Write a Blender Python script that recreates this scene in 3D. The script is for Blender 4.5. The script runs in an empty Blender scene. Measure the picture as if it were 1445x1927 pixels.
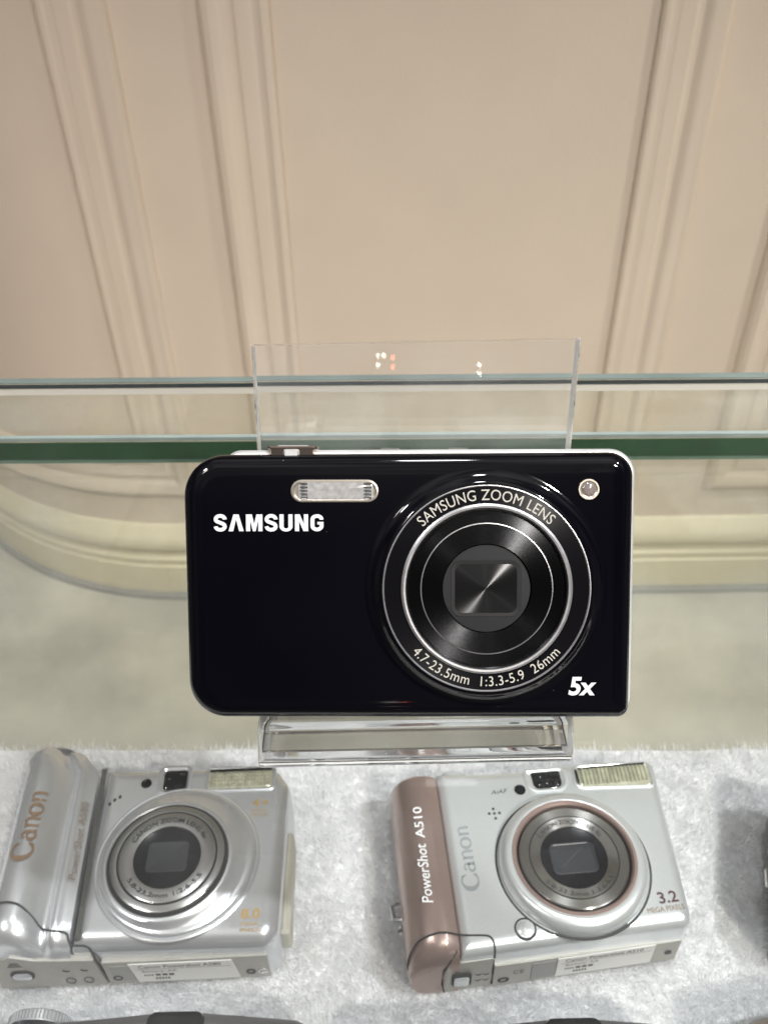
import bpy, bmesh, math, random
import numpy as np
from mathutils import Vector, Matrix

random.seed(7)
C = bpy.context.scene.collection
SC = bpy.context.scene
R = math.radians
MM = 0.001
EYE = 1.2                      # height of the viewer's lens above the shop floor, metres

# ------------------------------------------------------------------ camera
cam_d = bpy.data.cameras.new('viewpoint')
cam = bpy.data.objects.new('viewpoint', cam_d); C.objects.link(cam)
cam_d.sensor_fit = 'VERTICAL'; cam_d.sensor_height = 24.0
cam_d.lens = 1700 / 1927 * 24.0
cam_d.clip_start = 0.005; cam_d.clip_end = 60
cam.matrix_world = Matrix.Translation((0, 0, EYE)) @ Matrix.Rotation(R(90 - 39.8), 4, 'X') @ Matrix.Rotation(R(-1.2), 4, 'Z')
cam_d.dof.use_dof = True; cam_d.dof.focus_distance = 0.192; cam_d.dof.aperture_fstop = 22
SC.camera = cam

# ------------------------------------------------------------------ world (dim room ambience) and lamps
w = bpy.data.worlds.new('World'); SC.world = w; w.use_nodes = True
nt = w.node_tree; nt.nodes.clear()
out = nt.nodes.new('ShaderNodeOutputWorld'); bg = nt.nodes.new('ShaderNodeBackground')
tc = nt.nodes.new('ShaderNodeTexCoord'); sp = nt.nodes.new('ShaderNodeSeparateXYZ'); rp = nt.nodes.new('ShaderNodeValToRGB')
nt.links.new(tc.outputs['Generated'], sp.inputs[0]); nt.links.new(sp.outputs['Z'], rp.inputs[0])
rp.color_ramp.elements[0].position = 0.0; rp.color_ramp.elements[0].color = (.13, .12, .115, 1)
rp.color_ramp.elements[1].position = 1.0; rp.color_ramp.elements[1].color = (.80, .78, .75, 1)
for pos, v in ((.42, .07), (.55, .10), (.75, .45)):
    e = rp.color_ramp.elements.new(pos); e.color = (v, v * .97, v * .94, 1)
wn = nt.nodes.new('ShaderNodeTexNoise'); wn.inputs['Scale'].default_value = 2.6; wn.inputs['Detail'].default_value = 2
wr = nt.nodes.new('ShaderNodeMapRange'); wr.inputs[1].default_value = .38; wr.inputs[2].default_value = .66; wr.inputs[3].default_value = .4; wr.inputs[4].default_value = 1.7
wm = nt.nodes.new('ShaderNodeVectorMath'); wm.operation = 'SCALE'
nt.links.new(tc.outputs['Generated'], wn.inputs['Vector']); nt.links.new(wn.outputs['Fac'], wr.inputs[0])
nt.links.new(rp.outputs[0], wm.inputs[0]); nt.links.new(wr.outputs[0], wm.inputs['Scale'])
nt.links.new(wm.outputs[0], bg.inputs[0]); bg.inputs[1].default_value = 0.62
nt.links.new(bg.outputs[0], out.inputs[0])

def lamp(name, loc, power, size, col, target=None, spread=180):
    d = bpy.data.lights.new(name, 'AREA'); d.shape = 'DISK'; d.size = size; d.energy = power; d.color = col
    d.spread = R(spread)
    o = bpy.data.objects.new(name, d); C.objects.link(o); o.location = loc
    t = Vector(target) if target else Vector((loc[0], loc[1], 0))
    o.rotation_euler = (t - Vector(loc)).to_track_quat('-Z', 'Y').to_euler()
    return o
WARM = (1, .95, .875); NEUT = (.955, .98, 1.0)
lamp('ceiling_downlight', (1.00, -0.28, 2.62), 3.5, .06, NEUT, (0.05, .15, .9), 65)
lamp('ceiling_downlight', (-1.05, -0.20, 2.62), 1.0, .16, NEUT, (-.05, .15, .9), 65)
lamp('ceiling_downlight', (0.12, 0.34, 2.62), 1.1, .16, NEUT, (.05, .25, .9), 75)
lamp('ceiling_downlight', (0.80, -1.15, 2.65), 4.4, .12, WARM, (0.30, 1.25, -.25), 52)
lamp('ceiling_downlight', (-0.95, -0.60, 2.62), 2.7, .22, (1, .89, .83), (-.58, 1.3, .15), 52)
lamp('ceiling_downlight', (1.9, 0.30, 2.62), 1.9, .22, WARM, (0.3, 1.25, .4), 46)
for x_, z_, c_ in ((-.006, 1.428, (1, .95, .85)), (.006, 1.428, (1, .95, .85)), (-.006, 1.412, (1, .95, .85)), (.026, 1.424, (1, .16, .08)), (.026, 1.408, (1, .16, .08)), (.215, 1.408, (1, .95, .9)), (.215, 1.394, (1, .95, .9))):
    lamp('added_pin_light', (x_, -1.6, z_), .0035, .006, c_, (0, .2, 1.0))     # pin lights added behind the viewer to make the dots mirrored in the acrylic

SC.view_settings.view_transform = 'Standard'; SC.view_settings.look = 'None'
SC.view_settings.exposure = 0; SC.view_settings.gamma = 1
SC.render.engine = 'CYCLES'
SC.cycles.use_denoising = True
SC.cycles.max_bounces = 14; SC.cycles.transmission_bounces = 10; SC.cycles.transparent_max_bounces = 24
SC.cycles.glossy_bounces = 6; SC.cycles.diffuse_bounces = 4
SC.cycles.caustics_refractive = True; SC.cycles.sample_clamp_indirect = 6

# ------------------------------------------------------------------ materials
def nodes_of(name):
    m = bpy.data.materials.new(name); m.use_nodes = True
    return m, m.node_tree, m.node_tree.nodes['Principled BSDF']

def mat(name, col, rough=.5, metal=0, spec=.5, coat=0, noise=None, bump=None, rvar=None, aniso=None, trans=0, ior=1.5):
    """noise=(scale per metre, amount) colour mottling; bump=(scale, distance m); rvar=(scale, amount) roughness variation"""
    m, t, b = nodes_of(name)
    b.inputs['Base Color'].default_value = (*col, 1); b.inputs['Roughness'].default_value = rough
    b.inputs['Metallic'].default_value = metal; b.inputs['Specular IOR Level'].default_value = spec
    b.inputs['Coat Weight'].default_value = coat; b.inputs['Coat Roughness'].default_value = .04
    b.inputs['Transmission Weight'].default_value = trans; b.inputs['IOR'].default_value = ior
    tcn = t.nodes.new('ShaderNodeTexCoord')
    def nz(scale, detail=4):
        n = t.nodes.new('ShaderNodeTexNoise'); n.inputs['Scale'].default_value = scale; n.inputs['Detail'].default_value = detail
        t.links.new(tcn.outputs['Object'], n.inputs['Vector']); return n
    if noise:
        n = nz(noise[0]); r = t.nodes.new('ShaderNodeMapRange')
        r.inputs[1].default_value = .25; r.inputs[2].default_value = .75
        r.inputs[3].default_value = 1 - noise[1]; r.inputs[4].default_value = 1 + noise[1]
        v = t.nodes.new('ShaderNodeVectorMath'); v.operation = 'SCALE'; v.inputs[0].default_value = col
        t.links.new(n.outputs['Fac'], r.inputs[0]); t.links.new(r.outputs[0], v.inputs['Scale'])
        t.links.new(v.outputs[0], b.inputs['Base Color'])
    if bump:
        n = nz(bump[0], 3); bp = t.nodes.new('ShaderNodeBump'); bp.inputs['Strength'].default_value = 1
        bp.inputs['Distance'].default_value = bump[1]
        t.links.new(n.outputs['Fac'], bp.inputs['Height']); t.links.new(bp.outputs[0], b.inputs['Normal'])
    if rvar:
        n = nz(rvar[0], 6); r = t.nodes.new('ShaderNodeMapRange')
        r.inputs[1].default_value = .35; r.inputs[2].default_value = .75
        r.inputs[3].default_value = rough; r.inputs[4].default_value = rough + rvar[1]
        t.links.new(n.outputs['Fac'], r.inputs[0]); t.links.new(r.outputs[0], b.inputs['Roughness'])
    if aniso:
        b.inputs['Anisotropic'].default_value = aniso; b.inputs['Anisotropic Rotation'].default_value = .25
        tg = t.nodes.new('ShaderNodeTangent'); tg.direction_type = 'RADIAL'; tg.axis = 'Z'
        t.links.new(tg.outputs[0], b.inputs['Tangent'])
    return m

def pane_glass(name, tint, dust=.02, dscale=60):
    """flat window glass: tinted see-through, mirror by Schlick's law, dust and wiping marks whose veil also stands in for reflected haze"""
    m = bpy.data.materials.new(name); m.use_nodes = True; t = m.node_tree; t.nodes.clear()
    o = t.nodes.new('ShaderNodeOutputMaterial')
    tr = t.nodes.new('ShaderNodeBsdfTransparent'); tr.inputs[0].default_value = (*tint, 1)
    gl = t.nodes.new('ShaderNodeBsdfGlossy'); gl.inputs['Roughness'].default_value = .015
    lw = t.nodes.new('ShaderNodeLayerWeight'); lw.inputs[0].default_value = .5
    p = t.nodes.new('ShaderNodeMath'); p.operation = 'POWER'; p.inputs[1].default_value = 5
    ma = t.nodes.new('ShaderNodeMath'); ma.operation = 'MULTIPLY_ADD'; ma.inputs[1].default_value = .96; ma.inputs[2].default_value = .04
    t.links.new(lw.outputs['Facing'], p.inputs[0]); t.links.new(p.outputs[0], ma.inputs[0])
    mx = t.nodes.new('ShaderNodeMixShader'); t.links.new(ma.outputs[0], mx.inputs[0])
    t.links.new(tr.outputs[0], mx.inputs[1]); t.links.new(gl.outputs[0], mx.inputs[2])
    df = t.nodes.new('ShaderNodeBsdfDiffuse'); df.inputs[0].default_value = (.8, .8, .78, 1)
    tcn = t.nodes.new('ShaderNodeTexCoord'); mp = t.nodes.new('ShaderNodeMapping'); mp.inputs['Scale'].default_value = (1, .35, 1)
    n = t.nodes.new('ShaderNodeTexNoise'); n.inputs['Scale'].default_value = dscale; n.inputs['Detail'].default_value = 8; n.inputs['Roughness'].default_value = .65
    t.links.new(tcn.outputs['Object'], mp.inputs[0]); t.links.new(mp.outputs[0], n.inputs['Vector'])
    r = t.nodes.new('ShaderNodeMapRange'); r.inputs[1].default_value = .42; r.inputs[2].default_value = .8
    r.inputs[3].default_value = dust * .35; r.inputs[4].default_value = dust * 2.6
    t.links.new(n.outputs['Fac'], r.inputs[0])
    m2 = t.nodes.new('ShaderNodeMixShader'); t.links.new(r.outputs[0], m2.inputs[0])
    t.links.new(mx.outputs[0], m2.inputs[1]); t.links.new(df.outputs[0], m2.inputs[2]); t.links.new(m2.outputs[0], o.inputs[0])
    return m

M = {}
M['wall'] = mat('cream_paint', (.70, .60, .49), .5, bump=(260, .00035), noise=(5, .045))
M['base'] = mat('cream_skirting_paint', (.72, .66, .50), .45, noise=(4, .03))
M['floor'] = mat('pale_floor', (.52, .505, .455), .30, noise=(7, .2), spec=.4)
M['glass_top'] = pane_glass('clear_counter_glass', (.988, .991, .986), .006, 45)
M['glass_rear'] = pane_glass('clear_rear_glass', (.958, .975, .938), .085, 22)  # heavier dust veil, partly standing in for the haze of soft reflections
M['edge_green'] = mat('green_glass_edge', (.0035, .042, .009), .5, noise=(60, .35), bump=(900, .0001))
M['edge_grey'] = mat('polished_glass_bevel', (.27, .32, .305), .25, spec=.5, noise=(40, .15))
M['edge_rim'] = mat('grey_green_pane_rim', (.17, .21, .195), .25, noise=(40, .2))
M['edge_mid'] = mat('grey_green_glass_bevel', (.10, .19, .13), .25, noise=(40, .2))
M['edge_dark'] = mat('dark_glass_line', (.03, .04, .04), .25)
M['deck'] = mat('white_laminate', (.70, .69, .67), .5, noise=(20, .03))
M['fur_root'] = mat('white_fur_backing', (.82, .82, .825), .95, noise=(150, .1))
M['acrylic'] = mat('clear_acrylic', (.985, .99, .99), .0, trans=1, ior=1.49, spec=.5)
def milky(m, amount, rough_scale):
    """a film of dust and fine scratches on clear plastic"""
    t = m.node_tree; b = t.nodes['Principled BSDF']; o = t.nodes['Material Output']
    d = t.nodes.new('ShaderNodeBsdfDiffuse'); d.inputs[0].default_value = (.85, .85, .86, 1)
    tcn = t.nodes.new('ShaderNodeTexCoord'); n = t.nodes.new('ShaderNodeTexNoise'); n.inputs['Scale'].default_value = rough_scale; n.inputs['Detail'].default_value = 8
    r = t.nodes.new('ShaderNodeMapRange'); r.inputs[1].default_value = .35; r.inputs[2].default_value = .75; r.inputs[3].default_value = amount * .5; r.inputs[4].default_value = amount * 1.8
    mx = t.nodes.new('ShaderNodeMixShader'); t.links.new(tcn.outputs['Object'], n.inputs['Vector']); t.links.new(n.outputs['Fac'], r.inputs[0])
    t.links.new(r.outputs[0], mx.inputs[0]); t.links.new(b.outputs[0], mx.inputs[1]); t.links.new(d.outputs[0], mx.inputs[2]); t.links.new(mx.outputs[0], o.inputs[0])
milky(M['acrylic'], .035, 90)
M['acrylic_cut'] = mat('sawn_acrylic_edge', (.97, .97, .98), .45, trans=1, ior=1.49, bump=(2500, .00015)); milky(M['acrylic_cut'], .55, 400)
M['black'] = mat('glossy_black_plastic', (.0014, .0013, .003), .035, spec=.5, rvar=(160, .05))
def add_dust(m):
    """scattered dust grains lying on a dark glossy surface"""
    t = m.node_tree; b = t.nodes['Principled BSDF']; tcn = t.nodes.new('ShaderNodeTexCoord')
    v = t.nodes.new('ShaderNodeTexVoronoi'); v.inputs['Scale'].default_value = 190
    n = t.nodes.new('ShaderNodeTexNoise'); n.inputs['Scale'].default_value = 900
    lt = t.nodes.new('ShaderNodeMath'); lt.operation = 'LESS_THAN'; ml = t.nodes.new('ShaderNodeMath'); ml.operation = 'MULTIPLY'; ml.inputs[1].default_value = .075
    sb = t.nodes.new('ShaderNodeMath'); sb.operation = 'MULTIPLY'
    t.links.new(tcn.outputs['Object'], v.inputs['Vector']); t.links.new(tcn.outputs['Object'], n.inputs['Vector'])
    sc_ = t.nodes.new('ShaderNodeSeparateColor'); t.links.new(v.outputs['Color'], sc_.inputs[0])
    pw = t.nodes.new('ShaderNodeMath'); pw.operation = 'POWER'; pw.inputs[1].default_value = 3; t.links.new(sc_.outputs[0], pw.inputs[0])
    t.links.new(pw.outputs[0], sb.inputs[0]); t.links.new(n.outputs['Fac'], sb.inputs[1]); t.links.new(sb.outputs[0], ml.inputs[0])
    t.links.new(v.outputs['Distance'], lt.inputs[0]); t.links.new(ml.outputs[0], lt.inputs[1])
    mx = t.nodes.new('ShaderNodeMix'); mx.data_type = 'RGBA'; mx.inputs['A'].default_value = b.inputs['Base Color'].default_value; mx.inputs['B'].default_value = (.16, .16, .17, 1)
    t.links.new(lt.outputs[0], mx.inputs['Factor']); t.links.new(mx.outputs['Result'], b.inputs['Base Color'])
add_dust(M['black'])
M['trim'] = mat('satin_silver_metal', (.80, .79, .78), .34, .6, rvar=(300, .1))
M['warm_chrome'] = mat('warm_chrome', (.78, .70, .60), .26, .85)
M['chrome'] = mat('bright_chrome', (.85, .85, .86), .12, 1)
M['brush_black'] = mat('spun_black_metal', (.06, .06, .064), .22, 1, aniso=.93, rvar=(2500, .05))
M['brush_shutter'] = mat('spun_dark_blades', (.10, .10, .105), .15, 1, aniso=.985)
M['brush_shutter'].node_tree.nodes['Principled BSDF'].inputs['Base Color'].default_value = (.22, .22, .225, 1)
M['ring_black'] = mat('satin_black_ring', (.005, .0045, .006), .24, .3, aniso=.8)
M['satin_ring'] = mat('satin_silver_ring', (.50, .49, .50), .34, .85, rvar=(400, .1))
M['charcoal'] = mat('charcoal_plastic', (.007, .0075, .010), .42, noise=(900, .15))
M['hole'] = mat('black_plastic', (.008, .008, .009), .4)
M['white_ink'] = mat('white_print', (.80, .80, .82), .45)
M['cream_ink'] = mat('cream_print', (.52, .49, .43), .45)
M['flash_lens'] = mat('ribbed_flash_plastic', (.56, .54, .53), .15, .3, coat=1, noise=(900, .25))
M['silver_a'] = mat('grey_silver_paint', (.69, .705, .73), .27, .72, noise=(3500, .10), bump=(5000, .000012))
M['silver_b'] = mat('pale_silver_paint', (.80, .83, .84), .28, .64, noise=(3500, .10), bump=(5000, .000012))
M['rose'] = mat('rose_brown_metal_paint', (.44, .335, .305), .28, .66, noise=(3500, .10), bump=(5000, .00001))
M['under'] = mat('warm_grey_plastic', (.40, .39, .36), .45, .35, noise=(1500, .08))
M['silver_ring'] = mat('spun_silver', (.60, .60, .60), .26, 1, aniso=.6)
M['steel_ring'] = mat('spun_steel', (.55, .54, .52), .22, 1, aniso=.9)
M['rose_ring'] = mat('rose_ring_paint', (.36, .26, .235), .4, .6)
M['seam'] = mat('dark_seam', (.03, .03, .032), .6)
M['strip'] = mat('dark_dusty_strip', (.06, .06, .055), .5, noise=(900, .4))
M['lens_dark'] = mat('dark_lens_cover', (.008, .008, .011), .2, spec=.25, noise=(700, .3))
M['lens_grey'] = mat('grey_lens_blade', (.030, .032, .038), .35, noise=(900, .2))
M['flash_yellow'] = mat('yellowed_flash_prism', (.58, .58, .45), .13, .4, coat=1, noise=(420, .3))
M['vf_glass'] = mat('viewfinder_glass', (.006, .007, .008), .05, spec=.4)
M['finder'] = mat('dark_finder_dome', (.02, .022, .025), .06, .5)
M['gold_ink'] = mat('gold_print', (.42, .27, .08), .5)
M['brown_ink'] = mat('brown_print', (.22, .14, .08), .5)
M['faint_ink'] = mat('faint_brown_print', (.20, .155, .11), .45, .2)
M['maroon_ink'] = mat('maroon_print', (.07, .025, .03), .5)
M['grey_ink'] = mat('grey_print', (.045, .045, .05), .5)
M['emboss'] = mat('shaded_emboss_paint', (.50, .54, .57), .36, .7)
M['paper'] = mat('white_sticker_paper', (.70, .70, .68), .55)
M['paper_ink'] = mat('grey_sticker_print', (.09, .085, .085), .6)
M['ivory'] = mat('ivory_rubber', (.46, .45, .38), .5)
M['dark_silver'] = mat('dark_grey_metal_paint', (.20, .20, .21), .36, .75, noise=(3000, .12))
M['graphite'] = mat('graphite_metal_paint', (.13, .135, .145), .38, .7, noise=(3000, .12))
M['mid_grey'] = mat('mid_grey_paint', (.22, .22, .235), .4, .5, noise=(3000, .12))
M['bronze'] = mat('bronze_grey_paint', (.30, .265, .235), .38, .65, noise=(3000, .12))

# ------------------------------------------------------------------ mesh helpers (all shapes in millimetres)
def link(name, me, m, parent=None, loc=(0, 0, 0)):
    o = bpy.data.objects.new(name, me); C.objects.link(o)
    if m is not None: me.materials.append(m)
    if parent is not None: o.parent = parent
    o.location = Vector(loc) * MM
    return o

def build(name, V, Fc, m, parent=None, loc=(0, 0, 0), smooth=32):
    me = bpy.data.meshes.new(name)
    me.from_pydata([(x * MM, y * MM, z * MM) for x, y, z in V], [], Fc)
    bm = bmesh.new(); bm.from_mesh(me); bmesh.ops.remove_doubles(bm, verts=bm.verts[:], dist=1e-6); bmesh.ops.recalc_face_normals(bm, faces=bm.faces[:]); bm.to_mesh(me); bm.free()
    if smooth:
        me.polygons.foreach_set('use_smooth', [abs(p.normal.z) < .99995 for p in me.polygons])
        me.set_sharp_from_angle(angle=R(smooth))
    return link(name, me, m, parent, loc)

class MB:
    """collects pieces of one part, then links them as one mesh"""
    def __init__(s): s.V = []; s.F = []
    def add(s, V, F):
        k = len(s.V); s.V += [tuple(v) for v in V]; s.F += [tuple(i + k for i in f) for f in F]; return s
    def loft(s, rings, cap0=True, cap1=True, closed=False):
        n = len(rings[0]); V = [p for r in rings for p in r]; F = []
        m = len(rings)
        for i in range(m if closed else m - 1):
            j = (i + 1) % m
            for k in range(n):
                l = (k + 1) % n
                F.append((i * n + k, i * n + l, j * n + l, j * n + k))
        if not closed:
            if cap0: F.append(tuple(range(n))[::-1])
            if cap1: F.append(tuple((m - 1) * n + k for k in range(n)))
        return s.add(V, F)
    def lathe(s, prof, n=96, c=(0, 0, 0), sx=1, sy=1):
        rings = []
        for r, z in prof:
            rings.append([(c[0] + sx * r * math.cos(2 * PI * k / n), c[1] + sy * r * math.sin(2 * PI * k / n), c[2] + z) for k in range(n)])
        return s.loft(rings, False, False)
    def slab(s, pts, radii, prof, seg=8):
        rings = [[(x, y, z) for x, y in round_poly(pts, radii, ins, seg)] for ins, z in prof]
        s.loft(rings, False, False)
        for r in (rings[0], rings[-1]):
            n = len(r); c = tuple(sum(p[i] for p in r) / n for i in range(3))
            s.add(r + [c], [(k, (k + 1) % n, n) for k in range(n)])
        return s
    def box(s, a, b):
        (x0, y0, z0), (x1, y1, z1) = a, b
        return s.add([(x0, y0, z0), (x1, y0, z0), (x1, y1, z0), (x0, y1, z0), (x0, y0, z1), (x1, y0, z1), (x1, y1, z1), (x0, y1, z1)],
                     [(0, 3, 2, 1), (4, 5, 6, 7), (0, 1, 5, 4), (1, 2, 6, 5), (2, 3, 7, 6), (3, 0, 4, 7)])
    def tube(s, path, r, n=8):
        rings = []
        P = [Vector(p) for p in path]
        if len(P) > 5 and not isinstance(r, (list, tuple)):
            Q = []
            for i in range(len(P) - 1):
                a, b, c, d = P[max(i - 1, 0)], P[i], P[i + 1], P[min(i + 2, len(P) - 1)]
                for k in range(5):
                    u = k / 5; Q.append(.5 * (2 * b + (c - a) * u + (2 * a - 5 * b + 4 * c - d) * u * u + (3 * b - a - 3 * c + d) * u ** 3))
            P = Q + [P[-1]]
        for i, p in enumerate(P):
            d = (P[min(i + 1, len(P) - 1)] - P[max(i - 1, 0)]).normalized()
            a = d.cross(Vector((0, 0, 1)));  a = a.normalized() if a.length > 1e-4 else Vector((1, 0, 0)); b = d.cross(a)
            rr = r[i] if isinstance(r, (list, tuple)) else r
            rings.append([tuple(p + rr * (math.cos(2 * PI * k / n) * a + math.sin(2 * PI * k / n) * b)) for k in range(n)])
        return s.loft(rings)
    def ribbon(s, path, wid, z, thick=.15):
        """a flat painted line or groove strip following a path in a plane of height z"""
        P = [Vector((p[0], p[1], p[2] if len(p) > 2 else z)) for p in path]; rings = []
        for i, p in enumerate(P):
            d = (P[min(i + 1, len(P) - 1)] - P[max(i - 1, 0)]).normalized(); nrm = Vector((-d.y, d.x, 0))
            nrm = nrm.normalized() if nrm.length > 1e-5 else Vector((1, 0, 0))
            a, b = p + nrm * wid / 2, p - nrm * wid / 2
            rings.append([tuple(a), tuple(b), (b.x, b.y, b.z + thick), (a.x, a.y, a.z + thick)])
        return s.loft(rings)
    def link(s, name, m, parent=None, loc=(0, 0, 0), smooth=32): return build(name, s.V, s.F, m, parent, loc, smooth)
PI = math.pi

def round_poly(pts, radii, inset=0, seg=8):
    """rounded polygon (counter-clockwise), moved inwards by inset; always the same number of points"""
    n = len(pts); P = [Vector(p) for p in pts]; L = []
    for i in range(n):
        a, b = P[i], P[(i + 1) % n]; d = (b - a).normalized(); L.append((a + Vector((-d.y, d.x)) * inset, d))
    Q = []
    for i in range(n):
        (p, d), (q, e2) = L[i - 1], L[i]
        den = d.x * e2.y - d.y * e2.x
        t = ((q - p).x * e2.y - (q - p).y * e2.x) / den if abs(den) > 1e-6 else 0
        Q.append(p + d * t if abs(den) > 1e-6 else q)
    res = []
    for i in range(n):
        d0, d1 = L[i - 1][1], L[i][1]; cr = d0.x * d1.y - d0.y * d1.x; ang = math.atan2(cr, d0.dot(d1))
        r = max(radii[i] - inset if cr > 0 else radii[i] + inset, .12)
        t = r * math.tan(abs(ang) / 2)
        a = Q[i] - d0 * t
        sgn = 1 if cr > 0 else -1
        cen = a + Vector((-d0.y, d0.x)) * r * sgn
        st = a - cen
        for k in range(seg + 1):
            th = ang * k / seg
            res.append((cen.x + st.x * math.cos(th) - st.y * math.sin(th), cen.y + st.x * math.sin(th) + st.y * math.cos(th)))
    return res

def rect(x0, y0, x1, y1): return [(x0, y0), (x1, y0), (x1, y1), (x0, y1)]

def fillet(r, z, n=5, base=0):
    """profile pairs (inset, height) of a quarter-round edge that ends at height z"""
    return [(base + r - r * math.cos(PI / 2 * k / n), z - r + r * math.sin(PI / 2 * k / n)) for k in range(n + 1)] + [(base + r + .6, z)]

def arc(cx, cy, r, a0, a1, n=16): return [(cx + r * math.cos(R(a0 + (a1 - a0) * k / n)), cy + r * math.sin(R(a0 + (a1 - a0) * k / n))) for k in range(n + 1)]

def glyph_mesh(body, bold=0.0, spacing=1.0):
    cu = bpy.data.curves.new('t', 'FONT'); cu.body = body; cu.size = 1; cu.offset = bold; cu.space_character = spacing
    cu.resolution_u = 4
    o = bpy.data.objects.new('t', cu); C.objects.link(o)
    dg = bpy.context.evaluated_depsgraph_get(); dg.update()
    me = bpy.data.meshes.new_from_object(o.evaluated_get(dg))
    V = [tuple(v.co) for v in me.vertices]; F = [tuple(p.vertices) for p in me.polygons]
    bpy.data.objects.remove(o); bpy.data.curves.remove(cu); bpy.data.meshes.remove(me)
    return V, F

def fit(V, w_, h_, shear=0):
    xs = [v[0] for v in V]; ys = [v[1] for v in V]; x0, y0 = min(xs), min(ys)
    sx, sy = w_ / (max(xs) - x0), h_ / (max(ys) - y0)
    return [((v[0] - x0) * sx + shear * (v[1] - y0) * sy, (v[1] - y0) * sy) for v in V]

def lettering(name, body, w_, h_, m, parent, loc, rot=0, bold=0.0, shear=0, spacing=1.0, bend=None, mapf=None, glyphs=None):
    """flat print. (w_, h_) is its size; loc its lower left corner (or the arc's centre); bend=(radius, start angle, 'top'/'bottom')"""
    V, F = glyphs if glyphs else glyph_mesh(body, bold, spacing)
    P = fit(V, w_, h_, shear); c, s = math.cos(R(rot)), math.sin(R(rot)); Q = []
    for x, y in P:
        if bend:
            rad, a0, side = bend
            if side == 'top': a = R(a0) - x / rad; r = rad + y
            else: a = R(a0) + x / rad; r = rad - y
            Q.append((loc[0] + r * math.cos(a), loc[1] + r * math.sin(a), loc[2]))
        elif mapf: Q.append(mapf(x, y))
        else: Q.append((loc[0] + x * c - y * s, loc[1] + x * s + y * c, loc[2]))
    me = bpy.data.meshes.new(name); me.from_pydata([(x * MM, y * MM, z * MM) for x, y, z in Q], [], F)
    return link(name, me, m, parent)

def script_logo():
    """the flowing serif word on the silver cameras, drawn with a broad pen"""
    V, F = [], []
    def stroke(path, wd):
        k = len(V); P = [Vector(p) for p in path]
        for i, p in enumerate(P):
            d = (P[min(i + 1, len(P) - 1)] - P[max(i - 1, 0)]).normalized(); n = Vector((-d.y, d.x))
            V.append(tuple(p + n * wd[i] / 2) + (0,)); V.append(tuple(p - n * wd[i] / 2) + (0,))
            if i: F.append((k + 2 * i - 2, k + 2 * i - 1, k + 2 * i + 1, k + 2 * i))
    def ell(cx, cy, rx, ry, a0, a1, thick, thin, n=28):
        p, q = [], []
        for k in range(n + 1):
            a = R(a0 + (a1 - a0) * k / n); p.append((cx + rx * math.cos(a), cy + ry * math.sin(a))); q.append(thin + (thick - thin) * math.cos(a) ** 2)
        stroke(p, q)
    ell(.60, .48, .50, .52, 52, 318, .30, .10)                        # C
    stroke([(.86, .92), (.93, .80), (.96, .66)], [.05, .13, .02])
    stroke([(.94, .16), (1.02, .20)], [.09, .02])
    x = 1.12
    ell(x + .30, .22, .24, .20, 30, 330, .20, .09)                     # a
    stroke([(x + .12, .58), (x + .25, .68), (x + .40, .68), (x + .50, .58), (x + .52, .40), (x + .53, .08), (x + .66, .02)], [.16, .10, .09, .14, .17, .16, .05])
    x = 1.86
    def nn(x):
        stroke([(x, .62), (x + .10, .66), (x + .14, .55), (x + .14, 0)], [.04, .12, .17, .17])
        stroke([(x + .14, .50), (x + .28, .66), (x + .42, .68), (x + .54, .58), (x + .56, .40), (x + .56, 0)], [.06, .09, .11, .15, .17, .17])
    nn(x)
    ell(2.95, .33, .31, .32, 0, 360, .22, .10)                         # o
    nn(3.40)
    return V, F
LOGO = script_logo()

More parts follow.
